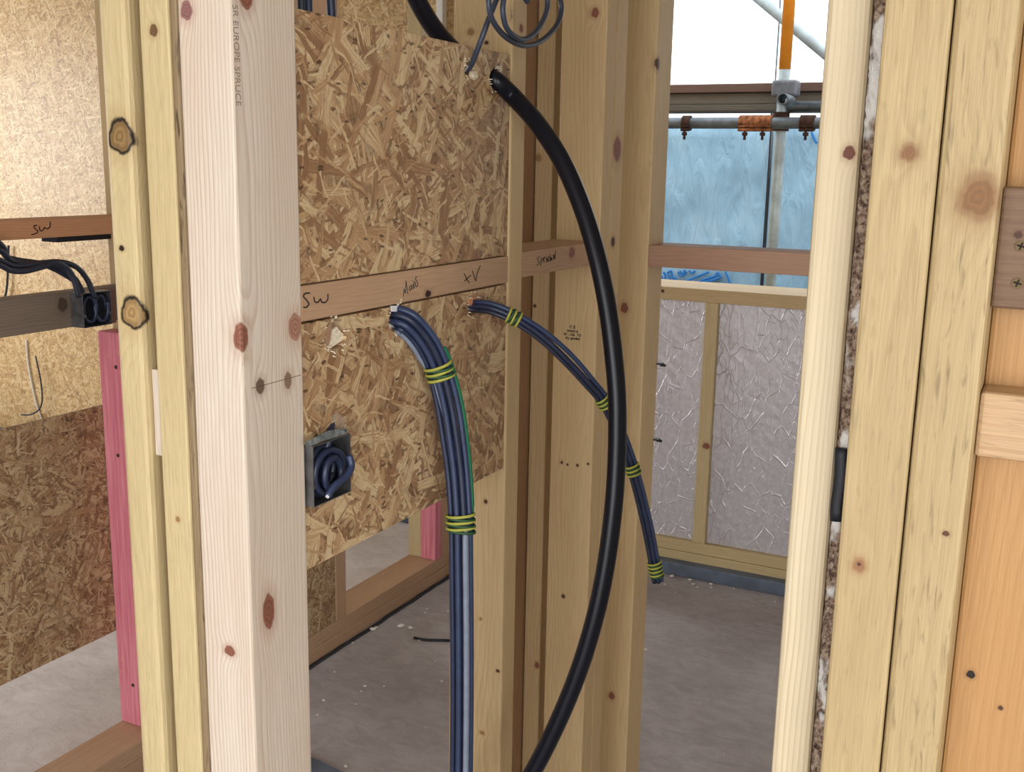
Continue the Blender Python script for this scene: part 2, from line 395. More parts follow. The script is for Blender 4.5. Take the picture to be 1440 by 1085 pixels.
timber('wall_stud', 1.776, 1.826, yN, .79, .045, ZT, STD, 'brown stud doubled against the stamped stud', 'stud', [ky(868, 210, yN, 5, 1.2, KB), ky(862, 340, yN, 2.5, 1, KD)], GN, ring=60)
S3 = timber('wall_stud', 1.98, 2.068, yN, .80, .045, ZT, STD, 'stud at the edge of the window opening carrying the end of a crosspiece', 'stud',
    [kx(878, 433, 1.98, 5, 1.3, KB), kx(860, 978, 1.98, 4, 1.2, KB), ky(925, 90, yN, 2, 1.4, KD), ky(915, 230, yN, 1.6, 1, KD)], GN, ring=50, contrast=.45)
GL = 'studs of the second leaf'
timber('sole_plate', 1.55, 1.95, .826, .97, 0, .045, STD, 'short floor plate under the hidden second row of studs', 'plate', axis='x')
timber('wall_stud', 1.793, 1.842, .83, .866, .045, ZT, STD, 'slim stud seen through the gap beside the stamped stud', 'stud',
    [kx(752, 430, 1.793, 2, 1, KD), kx(755, 935, 1.793, 3, 1.3, KB), kx(757, 222, 1.793, 4, 1.1, KT)], GL, ring=60)
timber('wall_stud', 1.74, 1.86, .868, .965, .045, ZT, TAN, 'shaded brown stud deep in the gap between the stamped stud and the board-end stud', 'stud', (), GL)
# noggins of the near partition
ngg = 'noggins with marker notes'
nogN = timber('noggin', .902, 1.383, yN + .001, .795, 1.332, 1.3705, TAN, 'long brown noggin let in between strand boards with SW, Mains and TV notes', 'noggin',
    [ky(603, 413, yN, 2.6, 1.5, (60, 34, 26))], ngg, 'x', .0015, ring=80, contrast=.4)
nogS = timber('noggin', 1.428, 1.729, yN + .001, .795, 1.335, 1.373, TAN, 'short brown noggin with the handwritten Sprinkler note', 'noggin', [ky(805, 355, yN, 3, 1.2, KB)], ngg, 'x', .0015, ring=80, contrast=.4)
timber('noggin', 1.981, 2.066, .315, yN, 1.311, 1.353, ((172, 136, 112), (128, 94, 74)), 'brown crosspiece spanning the opening in front of the window', 'noggin', [], None, 'y', .0015, ring=80, contrast=.5)
timber('wall_stud', 1.98, 2.07, .265, .313, 0, ZT, STD, 'stud behind the rough-sawn posts at the far end of the crosspiece', 'stud')

# ------------------------------------------------------------------ near right posts
GR = 'rough-sawn posts on the right'
timber('door_post', .772, .86, .1265, .1555, 0, ZT, PALE, 'pale planed post with flowing grain beside the insulation-filled gap', 'post',
    [kx(1194, 215, .772, 8.5, 1.1, (112, 62, 44)), kx(1177, 690, .772, 3, 1.5, KT)], GR, ring=70, contrast=.8, fine=.15, bev=.004, pith=(.06, .05))
timber('door_post', .75, .84, .0735, .1148, 0, ZT, SAW, 'rough-sawn post between the filled gap and its twin post', 'post',
    [kx(1278, 215, .75, 13, 1.0, (134, 94, 60), 'soft'), kx(1208, 795, .75, 9, 1.2, (150, 104, 70), 'soft'), kx(1208, 793, .75, 2.5, 1, KD)], GR, ring=40, contrast=.3, sawn=.25, bev=.0025)
timber('door_post', .75, .84, .0345, .0725, 0, ZT, SAW, 'rough-sawn post with one big brown knot next to the orange timber', 'post',
    [kx(1376, 278, .75, 30, 1.15, (132, 92, 56), 'soft'), kx(1330, 750, .75, 5, .8, (96, 62, 40))], GR, ring=45, contrast=.35, sawn=.55, bev=.004)
timber('wall_stud', .802, .86, -.09, .0344, 0, ZT, ORG, 'warm orange timber set back beside the rough-sawn posts', 'stud',
    [kx(1365, 948, .802, 6, 1, (40, 28, 24)), kx(1407, 995, .802, 3.5, 1, KD)], None, ring=70, contrast=.55)
blk = timber('noggin', .772, .801, -.085, .0344, 1.413, 1.492, ((122, 96, 74), (88, 64, 48)), 'dull brown block with countersunk screws over the orange timber', 'noggin', [kx(1432, 330, .772, 6, 1, KD)], None, 'y', .002, sawn=.3)
timber('noggin', .766, .801, -.085, .0344, 1.312, 1.357, ((196, 164, 126), (156, 120, 88)), 'light rough noggin crossing the orange timber below the screwed block', 'noggin', [], None, 'y', .003, sawn=.45)
def screw_head(px, py):
    c = onx(px, py, .7715); bm = bmesh.new()
    cyl(bm, c + Vector((.002, 0, 0)), c + Vector((-.0004, 0, 0)), .0036, 14)
    o = from_bm('screw', bm, plain('screw_steel', (96, 78, 52), .5, .6), blk)
    bm = bmesh.new(); d = Vector((0, .0024, .0007)); e = Vector((0, -.0007, .0024))
    for v in (d, e): bm_tube([c - v + Vector((-.0006, 0, 0)), c + v + Vector((-.0006, 0, 0))], .0006, None, 6, bm, Vector((1, 0, 0)))
    from_bm('cross_recess', bm, M['ink'], o)
screw_head(1431, 398); screw_head(1436, 346)

# filling in the gap between the posts
def filling():
    T = NT('gap_filling'); P = T.coords()
    n = T.n('TexNoise', i_Vector=P, i_Scale=240., i_Detail=5., i_Roughness=.7).outputs[0]
    n2 = T.n('TexNoise', i_Vector=T.vm('MULTIPLY', P, (1, 1, .5)), i_Scale=52., i_Detail=2.).outputs[0]
    col = T.ramp(n, [(.36, lin((58, 44, 40))), (.48, lin((128, 104, 88))), (.6, lin((176, 156, 136)))])
    col = T.mix(T.smooth(n2, .52, .62), col, lin((222, 218, 212)))
    T.bump(n, .8, .003)
    return T.out(col, .9, 0., .2)
bm = bmesh.new(); rr = random.Random(5); rows = 420; cols = 7; grid = []
for i in range(rows + 1):
    z = .7 + 1.3 * i / rows
    grid.append([bm.verts.new((.7775 + rr.uniform(-.0022, .0022) - (.0015 if 0 < j < cols - 1 else -.002), .1152 + .011 * j / (cols - 1), z)) for j in range(cols)])
for i in range(rows):
    for j in range(cols - 1): bm.faces.new((grid[i][j], grid[i][j + 1], grid[i + 1][j + 1], grid[i + 1][j]))
back = [[bm.verts.new((.80, .1152 + .011 * s, .7 + 1.3 * e)) for s in (0, 1)] for e in (0, 1)]
bm.faces.new((grid[0][0], back[0][0], back[0][1], *[grid[0][j] for j in range(cols - 1, 0, -1)]))
bm.faces.new((back[0][0], back[1][0], back[1][1], back[0][1]))
bm.faces.new((*[grid[rows][j] for j in range(cols)], back[1][1], back[1][0]))
fl = from_bm('gap_filling', bm, filling(), smooth=True)
tag(fl, 'crumbly grey and white insulation packed in the gap between two posts', 'insulation')
za, zb = onx(1185, 732, .775).z, onx(1185, 628, .775).z
pts = [Vector((.7712, .1215 + .0006 * math.sin(k), za + (zb - za) * k / 8)) for k in range(9)]
tag(tube('tape_scrap', pts, .0042, M['dpc'], rb=.0012, seg=8, ref=Vector((0, 1, 0))), 'torn black plastic strip stuck in the insulation gap', 'plastic')

# ------------------------------------------------------------------ strand boards of the near partition
M['osb_n'] = osb('osb_pattress', 'xz', OSB_T, .93, 11., size=1.3)
M['osb_n2'] = osb('osb_pattress_low', 'xz', OSB_T, .93, 17., size=1.2)
def prism(cx, cz, pts, y0, y1):
    bm = bmesh.new()
    lo = [bm.verts.new((cx + a, y0, cz + b)) for a, b in pts]; hi = [bm.verts.new((cx + a, y1, cz + b)) for a, b in pts]
    n = len(pts)
    for i in range(n): bm.faces.new((lo[i], lo[(i + 1) % n], hi[(i + 1) % n], hi[i]))
    bm.faces.new(lo[::-1]); bm.faces.new(hi)
    bmesh.ops.recalc_face_normals(bm, faces=bm.faces)
    return bm
def ragged(r, n=15, seed=1, sx=1.):
    q = random.Random(seed); return [(sx * r * q.uniform(.82, 1.15) * math.cos(2 * math.pi * k / n), r * q.uniform(.82, 1.15) * math.sin(2 * math.pi * k / n)) for k in range(n)]
yB0, yB1 = yN + .003, yN + .014
up = box('strand_board', .9025, 1.3825, yB0, yB1, 1.372, 1.651, M['osb_n'], .0008)
tag(up, 'upper strand board above the marked noggin, holed at its top corner', 'board', 'strand boards of the near partition')
low = box('strand_board', .9025, 1.3825, yB0, yB1, 1.051, 1.3295, M['osb_n2'], .0008)
tag(low, 'lower strand board below the marked noggin with cable holes and a metal box', 'board', 'strand boards of the near partition')
h_pipe = ony(697, 112, yB0); h_coil = ony(658, 97, yB0); h_mains = ony(557, 444, yB0); h_tv = ony(664, 429, yB0); h_torn = ony(472, 471, yB0)
cut(up, [prism(h_pipe.x, h_pipe.z, ragged(.0175, 15, 2), .6, .8), prism(h_coil.x, h_coil.z, ragged(.010, 13, 3), .6, .8)])
bx0, bx1, bz0, bz1 = .9035, .9735, 1.1265, 1.196
cut(low, [prism(h_mains.x, h_mains.z - .004, ragged(.0165, 15, 4, 1.0), .6, .8), prism(h_tv.x, h_tv.z - .002, ragged(.014, 15, 5), .6, .8),
          prism(h_torn.x, h_torn.z, ragged(.0185, 17, 6), .6, .8), prism((bx0 + bx1) / 2, (bz0 + bz1) / 2, [(-.0352, -.0352), (.0352, -.0352), (.0352, .0352), (-.0352, .0352)], .6, .8)])
# torn fibres round the holes: parts of the boards
def fibres(c, r, n, parent, seed, mat='torn', l=.005):
    q = random.Random(seed); bm = bmesh.new()
    for k in range(n):
        a = q.uniform(0, 6.283); rr_ = r * q.uniform(.9, 1.25); p = Vector((c.x + rr_ * math.cos(a), yB0, c.z + rr_ * math.sin(a)))
        d = Vector((math.cos(a) * q.uniform(-.3, 1), -q.uniform(.2, .9), math.sin(a) * q.uniform(-.3, 1))).normalized() * l * q.uniform(.5, 1.3)
        bm_tube([p + Vector((0, .002, 0)), p + d * .6, p + d], lambda t: .0011 * (1 - t * .7), None, 5, bm, Vector((.3, .2, .9)))
    from_bm('torn_fibres', bm, M[mat], parent)['kind'] = 'stuff'
fibres(h_pipe, .0155, 22, up, 1); fibres(h_coil, .010, 20, up, 2); fibres(h_torn, .019, 22, low, 3, l=.003); fibres(h_mains, .0165, 16, low, 4); fibres(h_tv, .014, 14, low, 5)
def flap(name, px, mat, parent, depth=.004):
    pts = [ony(x, y, yB0 + depth) for x, y in px]; bm = bmesh.new(); n = len(pts)
    lo = [bm.verts.new(p) for p in pts]; hi = [bm.verts.new(p + Vector((0, .0012, 0))) for p in pts]
    for i in range(n): bm.faces.new((lo[i], lo[(i + 1) % n], hi[(i + 1) % n], hi[i]))
    bm.faces.new(lo[::-1]); bm.faces.new(hi); bmesh.ops.recalc_face_normals(bm, faces=bm.faces)
    return from_bm(name, bm, mat, parent)
flap('torn_flap', [(468, 463), (473, 459), (483, 470), (482, 478), (470, 486), (462, 490), (466, 476)], M['torn'], low)
flap('torn_flap', [(550, 430), (564, 429), (565, 438), (551, 438)], M['white_core'], low, -.001)
flap('torn_flap', [(659, 421), (668, 417), (673, 423), (672, 429), (660, 429)], plain('raw_wood_tear', (206, 140, 106), .8), low, -.001)
o = flap('torn_patch', [(465, 585), (474, 580), (486, 590), (490, 607), (483, 612), (473, 610), (467, 597)], plain('chipped_fibre', (168, 146, 122), .8, 0, .3, .3, 500), low, -.0006)
flap('torn_patch', [(661, 100), (670, 100), (673, 108), (667, 113), (661, 109)], M['torn'], up, -.0006)

# recessed metal box with its coiled cable tails
def back_box(name, x0, x1, yf, depth, z0, z1, label, parent=None):
    e = empty(name, ((x0 + x1) / 2, yf + depth / 2, z0)); t = .0012
    parts = [('side_plate', (x0, x0 + t, yf, yf + depth, z0, z1)), ('side_plate', (x1 - t, x1, yf, yf + depth, z0, z1)),
             ('bottom_plate', (x0 + t, x1 - t, yf, yf + depth, z0, z0 + t)), ('top_plate', (x0 + t, x1 - t, yf, yf + depth, z1 - t, z1)),
             ('rear_plate', (x0 + t, x1 - t, yf + depth - t, yf + depth, z0 + t, z1 - t))]
    for n, b in parts: box(n, *b, M['box_dark'] if n == 'rear_plate' else M['box_steel'], 0, e)
    for xx in (x0 + t + .0035, x1 - t - .0035):
        zc = (z0 + z1) / 2 - .012; bm = bmesh.new()
        cyl(bm, (xx, yf + .003, zc), (xx, yf + .001, zc), .0032, 12); from_bm('fixing_lug', bm, M['box_steel'], e)
    return tag(e, label, 'electrical box')
back_box('back_box', bx0, bx1, .697, .036, bz0, bz1, 'square metal back box in the lower strand board stuffed with coiled cable')
bc = empty('coiled_cable', ((bx0 + bx1) / 2, .71, bz0 + .006)); cxm, czm = (bx0 + bx1) / 2 + .003, (bz0 + bz1) / 2 - .002
for k, (rx, rz, yy, dx, dz, mt) in enumerate([(.029, .024, .7035, 0, 0, 'cable_blue'), (.023, .027, .711, -.004, .001, 'cable_dark'), (.026, .021, .719, .001, -.002, 'cable_blue2'), (.017, .018, .7, .002, -.003, 'cable_blue')]):
    pts = []
    for j in range(40):
        a = 2 * math.pi * j / 36 + k * 1.1 - 2.0
        pts.append(Vector((cxm - .002 + dx + rx * math.cos(a), yy - .0025 * math.sin(a * .5), czm + dz + rz * math.sin(a) * (1 - .12 * math.cos(a)))))
    tube('cable', pts, .0042, M[mt], bc, seg=8, ref=Vector((0, 1, 0)))
ln = catmull([ony(491, 640, .69), ony(494, 655, .687), ony(487, 669, .686), ony(470, 683, .687), ony(461, 697, .688)], 6)
tube('cable', ln, .0042, M['cable_blue2'], bc, seg=8, ref=Vector((0, 1, 0)))
bm = bmesh.new(); p = ln[-1]; d = (ln[-1] - ln[-2]).normalized(); cyl(bm, p, p + d * .002, .0022, 10); from_bm('core_end', bm, M['white_core'], bc)
tube('cable', catmull([ony(466, 596, .712), ony(464, 612, .704), ony(458, 632, .706), ony(446, 655, .71)], 6), .0045, M['cable_blue'], bc, seg=8)
tag(bc, 'dark blue cable tails coiled inside the square metal box', 'cable')
# crumpled clear film over the box
bm = bmesh.new(); q = random.Random(4)
A = [(430, 621), (441, 616), (452, 609), (463, 605), (476, 603), (488, 602)]; B = [(431, 629), (442, 625), (453, 620), (464, 617), (477, 613), (489, 609)]
va = [bm.verts.new(ony(*p, .694 + q.uniform(-.002, .002))) for p in A]; vb = [bm.verts.new(ony(*p, .690 + q.uniform(-.002, .002))) for p in B]
for i in range(5): bm.faces.new((va[i], va[i + 1], vb[i + 1], vb[i]))
bmesh.ops.solidify(bm, geom=bm.faces[:], thickness=.0006)
tag(from_bm('plastic_film', bm, plain('crumpled_film', (150, 158, 160), .2, .1, .8, .3, 120)), 'crumpled grey plastic film along the top of the square metal box', 'film')

# handwriting: parts of the noggins
def strokes(name, polys, fn, parent, mat='ink', r=.0008, sm=6):
    bm = bmesh.new()
    for pl in polys:
        pts = catmull([fn(*p) for p in pl], sm); bm_tube(pts, r, None, 6, bm, Vector((.2, .3, .9)))
    return from_bm(name, bm, M[mat], parent)
wN = lambda x, y: ony(400 + x / 4.8, 340 + y / 4.8, yN + .0008)
strokes('writing', [[(170, 345), (140, 348), (128, 368), (148, 392), (164, 418), (150, 440), (128, 442)], [(198, 372), (205, 402), (225, 408), (243, 385), (250, 405), (275, 408), (292, 385), (292, 350)]], wN, nogN)['label'] = 'handwritten black note reading SW'
strokes('writing', [[(803, 370), (807, 316)], [(807, 316), (817, 348)], [(817, 348), (820, 260)], [(820, 260), (833, 352)], [(855, 292), (843, 306), (845, 330), (856, 312), (856, 292), (861, 322)], [(867, 284), (870, 316)], [(864, 264), (866, 268)], [(876, 312), (873, 278), (882, 270), (886, 302)], [(893, 234), (883, 248), (896, 270), (900, 292), (889, 304)]], wN, nogN, r=.0005, sm=2)['label'] = 'handwritten black note reading Mains'
strokes('writing', [[(1213, 213), (1228, 245), (1248, 277)], [(1216, 264), (1240, 240), (1258, 225)], [(1268, 195), (1278, 225), (1292, 262), (1300, 215), (1322, 160)]], wN, nogN, r=.0007)['label'] = 'handwritten black note reading TV'
wS = lambda x, y: ony(690 + x / 5.423, 300 + y / 5.423, yN + .0008)
strokes('writing', [[(374, 330), (356, 345), (362, 362), (370, 380), (352, 398)], [(384, 345), (382, 402)], [(384, 345), (396, 342), (396, 360), (384, 366)], [(404, 335), (406, 372)], [(405, 348), (412, 332), (420, 334)], [(424, 335), (428, 372)], [(432, 340), (436, 368), (440, 330), (452, 340), (450, 365), (438, 352)], [(455, 312), (460, 360), (468, 335), (462, 345), (474, 355)], [(478, 345), (488, 322), (476, 318), (490, 350), (494, 285)]], wS, nogS, r=.0006, sm=4)['label'] = 'handwritten black note reading Sprinkler'
strokes('pencil_line', [[(353.5, 546), (423, 527)]], lambda x, y: ony(x, y, yN + .0001), post, 'pencil', .0004)
def text(txt, size, mat_rot, parent, mat):
    c = bpy.data.curves.new('t', 'FONT'); c.body = txt; c.size = size; c.extrude = .00015; c.offset = size * .025 if size < .009 else -size * .012; c.align_x = 'CENTER'
    o = bpy.data.objects.new('t', c); COL.objects.link(o); bpy.context.view_layer.update()
    me = bpy.data.meshes.new_from_object(o.evaluated_get(bpy.context.evaluated_depsgraph_get())); bpy.data.objects.remove(o)
    bm = bmesh.new(); bm.from_mesh(me); bm.transform(mat_rot)
    return from_bm('printed_stamp', bm, M[mat], parent)
def basis(o, xa, ya):
    xa = Vector(xa); ya = Vector(ya); za = xa.cross(ya); m = Matrix((xa, ya, za)).transposed().to_4x4(); m.translation = o; return m
# stamp on the wide stud (face looks towards -x: reads with +x of the text along -y)
for t, y, s in (('C E', 461.5, .0078), ('WARDA', 467, .006), ('EF - CSA  TO', 472, .006), ('dry graded', 477, .0065)):
    p = onx(805, y, 1.7288); text(t, s, basis(p, (0, -1, 0), (0, 0, 1)), S2, 'ink')
p = ony(329.5, 78, yN - .0001); text('SR EUROPE SPRUCE', .0105, basis(p, (0, 0, -1), (1, 0, 0)), post, 'faint_ink')

# ------------------------------------------------------------------ hanging cables
def wraps(path, i0, n, ra, rb, step, parent, ref):
    """n turns of yellow and green sleeving wound round the bundle from path index i0"""
    T, N = lat(path)
    cum = [0]
    for a, b in zip(path, path[1:]): cum.append(cum[-1] + (b - a).length)
    for k in range(n):
        s = cum[i0] + (k - (n - 1) / 2) * step
        j = max(1, min(len(path) - 2, next((q for q, c in enumerate(cum) if c >= s), len(path) - 2)))
        f = (s - cum[j - 1]) / max(1e-6, cum[j] - cum[j - 1]); P = path[j - 1].lerp(path[j], f) if s < cum[-1] else path[-1]
        t, nn = T[j], N[j]; b = t.cross(nn)
        tilt = .12 if k % 2 else -.05
        pts = [P + nn * (ra * math.cos(a)) + b * (rb * math.sin(a)) + t * (tilt * ra * math.cos(a)) for a in [2 * math.pi * q / 28 for q in range(28)]]
        bm = bmesh.new()
        # closed ring
        rings = []
        for q in range(28):
            o_ = (pts[q] - P).normalized()
            rings.append([bm.verts.new(pts[q] + o_ * (step * .33 * math.cos(c)) + t * (step * .5 * math.sin(c))) for c in [2 * math.pi * e / 8 for e in range(8)]])
        for q in range(28):
            for e in range(8):
                bm.faces.new((rings[q][e], rings[q][(e + 1) % 8], rings[(q + 1) % 28][(e + 1) % 8], rings[(q + 1) % 28][e]))
        bmesh.ops.recalc_face_normals(bm, faces=bm.faces)
        from_bm('sleeve_turn', bm, M['yellow_sleeve' if k % 2 == 0 else 'green_sleeve'], parent, smooth=True)
VIEW = Vector((RGT.x, RGT.y, 0)).normalized()

def lat(path):
    T, _ = frames(path, VIEW); return T, [t.cross(_fw).normalized() for t in T]

def bundle(name, ctrl, cables, label, tie):
    path = catmull([ony(x, y, d) for x, y, d in ctrl], 8)
    e = empty(name, path[0]); T, N = lat(path); L = len(path)
    for (u, v, ra, rb, mt, spread) in cables:
        pts = []
        for i, p in enumerate(path):
            s = i / (L - 1); k = spread(s) if spread else 1.; vv = v(s) if callable(v) else v
            pts.append(p + N[i] * (u * k) - T[i].cross(N[i]) * vv)
        tube('cable', pts, ra, M[mt], e, rb=rb, seg=10, ref=VIEW)
    for (i0, n, ra, rb, st) in tie: wraps(path, int(i0 * (L - 1)), n, ra, rb, st, e, VIEW)
    return tag(e, label, 'cable', 'bundles of cables from the strand board')
bul = lambda s: 1 + .1 * math.exp(-((s - .45) / .1) ** 2)
bundle('cable_bundle', [(545, 442, .735), (557, 446, .712), (573, 452, .697), (590, 468, .688), (606, 492, .68), (618, 522, .675), (630, 570, .668), (638, 620, .662), (644, 670, .657), (648, 735, .652), (649, 800, .65), (650, 900, .648), (650, 1000, .648), (649, 1100, .648), (648, 1250, .648)],
    [(-.0125, .004, .0058, .0042, 'cable_blue', bul), (-.0045, -.003, .0056, .0042, 'cable_blue2', None), (.0045, -.004, .0056, .0042, 'cable_blue', None), (.0115, .001, .0056, .0042, 'cable_blue2', bul),
     (.003, .005, .0055, .0042, 'cable_dark', None), (-.0155, lambda s: .004 if s < .62 else .004 - .0135 * min(1, (s - .62) / .05), .005, .004, 'cable_grey', lambda s: 1.1 if s < .3 else 1.1 - 1.5 * min(1, (s - .3) / .3)), (.0145, .004, .0036, .0036, 'cable_green', lambda s: bul(s) * (.7 if s < .3 else 1.05) if s < .62 else max(.3, 1 - (s - .62) * 4))],
    'thick bundle of blue cables hanging from the hole marked Mains', [(.365, 5, .0178, .011, .0042), (.645, 6, .0186, .011, .0042)])
bundle('cable_bundle', [(655, 425, .735), (665, 430, .71), (690, 433, .68), (722, 446, .65), (760, 471, .62), (795, 503, .592), (825, 535, .569), (850, 565, .551), (873, 612, .533), (892, 667, .518), (908, 730, .505), (918, 780, .498), (925, 818, .492)],
    [(-.0055, 0, .0042, .0035, 'cable_dark', None), (.0005, -.002, .004, .0036, 'cable_blue', None), (.006, .001, .004, .0036, 'cable_blue2', lambda s: 1 + .5 * math.exp(-((s - .42) / .1) ** 2)), (0, .004, .004, .0036, 'cable_dark', None)],
    'thin bundle of dark cables hanging from the hole marked TV', [(.255, 5, .0108, .0078, .0036), (.585, 5, .0108, .0078, .0036), (.745, 5, .0105, .0078, .0036), (.965, 8, .0105, .0078, .0034)])
# thick black pipe-like cable: from above, behind the board, out through the hole, then down
pipe = [ony(540, -120, .79), ony(575, -25, .785), ony(607, 35, .775), ony(645, 78, .762), ony(675, 100, .74), ony(697, 113, .71)] + [onx(*c) for c in [(722, 136, 1.362), (755, 173, 1.345), (790, 226, 1.33), (818, 290, 1.318), (838, 355, 1.308), (853, 425, 1.30), (863, 500, 1.292), (868, 570, 1.285), (867, 650, 1.278), (862, 720, 1.27), (851, 800, 1.262), (836, 870, 1.255), (813, 945, 1.248), (782, 1020, 1.24), (745, 1092, 1.232), (690, 1180, 1.22)]]
o = tube('power_cable', catmull(pipe, 8), .0124, M['black_rubber'], seg=18, ref=Vector((0, 0, 1)))
tag(o, 'thick glossy black cable bowing out of the upper strand board', 'cable')
coil = [(652, 104, .73), (659, 97, .708), (666, 84, .695), (677, 55, .68), (690, 20, .672), (708, -18, .668), (740, -46, .665), (775, -32, .663), (789, 5, .661), (784, 33, .66), (763, 56, .659), (737, 64, .657), (709, 50, .656), (690, 22, .655), (689, -12, .655), (708, -42, .655), (740, -52, .655), (764, -28, .654), (770, 5, .653), (763, 30, .652), (748, 50, .651), (731, 55, .65), (713, 40, .65), (707, 12, .65), (713, -14, .65), (727, -20, .65), (736, -6, .648), (742, 3, .646)]
o = tube('coiled_lead', catmull([ony(*c) for c in coil], 7), .0037, plain('slate_lead', (52, 60, 76), .4, 0, .5), seg=10, ref=Vector((0, 1, 0)))
tag(o, 'slim dark lead coiled in loops at the top of the upper strand board', 'cable')
for k, (xa, xb, rad_) in enumerate(((422, 424, .0042), (432, 434, .0045), (461, 466, .0050))):
    pts = catmull([ony(xa - 4, -160, .745), ony(xa, -40, .742), ony(xb, 20, .738), ony(xb + 3, 160, .735), ony(xb + 4, 330, .733)], 6)
    tag(tube('drop_cable', pts, rad_, M['cable_blue' if k else 'cable_dark'], seg=10), 'dark blue cable dropping behind the upper strand board beside the corner post', 'cable', 'cables behind the upper board')

# ------------------------------------------------------------------ far partition (wall beyond the corridor)
yF0, yF1 = 1.885, 2.003
GF = 'timbers of the far partition'
timber('sole_plate', .6, 3.65, yF0, yF1, .0, .044, TAN, 'lower floor plate of the far partition on a black damp strip', 'plate', (), GF, 'x', .002)
timber('sole_plate', .6, 3.65, yF0, yF1, .045, .088, TAN, 'upper floor plate of the far partition', 'plate', (), GF, 'x', .002)
bm = bmesh.new(); q = random.Random(9); pr = None
pts = [Vector((.6 + 3.04 * k / 70, yF0 - .012 + q.uniform(-.004, .002), .002 + q.uniform(0, .002))) for k in range(71)]
tag(tube('damp_strip', pts, .009, M['dpc'], rb=.0025, seg=6, ref=Vector((0, 1, 0))), 'crinkled black damp-proof strip along the foot of the far partition', 'strip')
timber('wall_stud', 1.83, 1.875, yF0, yF1, .088, ZT, STD, 'tall pale stud of the far partition behind the studs with black knots', 'stud', (), GF)
def painted(name, zsplit=None):
    T = NT(name); P = T.coords()
    n = T.n('TexNoise', i_Vector=T.vm('MULTIPLY', P, (120, 120, 6)), i_Scale=1., i_Detail=4.).outputs[0]
    n2 = T.n('TexNoise', i_Vector=P, i_Scale=24., i_Detail=3.).outputs[0]
    col = T.ramp(n, [(.3, lin((196, 104, 120))), (.7, lin((220, 140, 150)))])
    col = T.mix(T.smooth(n2, .62, .74, 0., .5), col, lin((214, 150, 120)))
    return T.out(col, .6, 0., .3)
M['pink'] = painted('pink_primer')
o = box('wall_stud', 1.784, 1.829, yF0, yF1, .088, 1.098, M['pink'], .003); tag(o, 'short pink-painted stud beside the low strand board of the far partition', 'stud', GF)
for px_, py_ in ((163, 516), (166, 640), (187, 963)):
    pk = onx(px_, py_, 1.784); bm = bmesh.new(); cyl(bm, pk + Vector((.001, 0, 0)), pk + Vector((-.0006, 0, 0)), .005, 10); from_bm('dark_knot', bm, M['stamp_ink'], o)
timber('wall_stud', 2.546, 2.6, yF0, yF1, .088, ZT, TAN, 'brown stud of the far partition at the end of the lowest strand board', 'stud', (), GF)
o = box('wall_stud', 3.146, 3.19, yF0, yF0 + .062, .088, 1.1, M['pink'], .003); tag(o, 'pink-painted stud of the far partition standing between raw brown and yellow studs', 'stud', GF)
timber('wall_stud', 3.15, 3.19, yF0 + .064, yF1, .088, ZT, YEL, 'raw yellow stud nailed behind the pink stud', 'stud', (), GF)
timber('wall_stud', 3.192, 3.24, yF0, yF1, .088, 1.1, TAN, 'short brown stud nailed against the pink stud', 'stud', (), GF)
nogL = timber('noggin', 1.0, 1.83, yF0, yF1 - .03, 1.333, 1.371, ((206, 150, 108), (170, 116, 78)), 'brown noggin of the far partition with one SW note', 'noggin', (), GF, 'x', .0015)
timber('noggin', 1.0, 1.83, yF0, yF0 + .045, 1.138, 1.215, ((138, 122, 106), (94, 80, 68)), 'weathered grey noggin of the far partition holding a metal box', 'noggin', [ky(88, 428, yF0, 8, .8, (86, 72, 60))], GF, 'x', .002, contrast=.7, ring=60)
wL = lambda x, y: ony(x / 5.425, 280 + y / 5.425, yF0 - .0002)
strokes('writing', [[(280, 198), (258, 205), (268, 225), (288, 243), (272, 262), (238, 270)], [(300, 205), (305, 235), (322, 240), (340, 215), (345, 220), (365, 225), (382, 205), (382, 170)]], wL, nogL, r=.0012)['label'] = 'handwritten black note reading SW'
M['osb_f'] = osb('osb_far_low', 'xz', OSB_T, .86, 23., size=1.1)
tag(box('strand_board', .7, 1.83, yF1 + .001, yF1 + .012, .335, .915, M['osb_f'], .0008), 'low strand board of the far partition with its pale top edge, beside the pink stud', 'board', 'strand boards of the far partition')
tag(box('strand_board', 1.95, 2.545, yF0 + .002, yF0 + .013, .089, .62, M['osb_f'], .0008), 'lowest strand board of the far partition reaching down to the floor plate', 'board', 'strand boards of the far partition')
# metal box and cables on the grey noggin
b0 = ony(118, 412, 1.845)
back_box('back_box', b0.x - .004, b0.x + .074, 1.846, .038, 1.139, 1.214, 'metal back box fixed on the weathered grey noggin with two cable loops')
bl = empty('coiled_cable', (b0.x + .03, 1.855, 1.15))
for k, xx in enumerate((.022, .052)):
    pts = [Vector((b0.x + xx + .016 * math.cos(a), 1.853 + .004 * math.sin(a * .5 + k), 1.176 + .028 * math.sin(a))) for a in [2 * math.pi * j / 24 for j in range(27)]]
    tube('cable', pts, .0042, M['cable_blue'], bl, seg=8, ref=Vector((0, 1, 0)))
tag(bl, 'two loops of dark blue cable inside the box on the grey noggin', 'cable')
tag(box('fixing_block', b0.x + .076, b0.x + .094, 1.855, 1.884, 1.139, 1.214, wood('dark_block', (128, 90, 70), (88, 58, 44), 'z'), .001), 'small dark timber block beside the box on the grey noggin', 'block')
GC = 'cables feeding the box on the grey noggin'
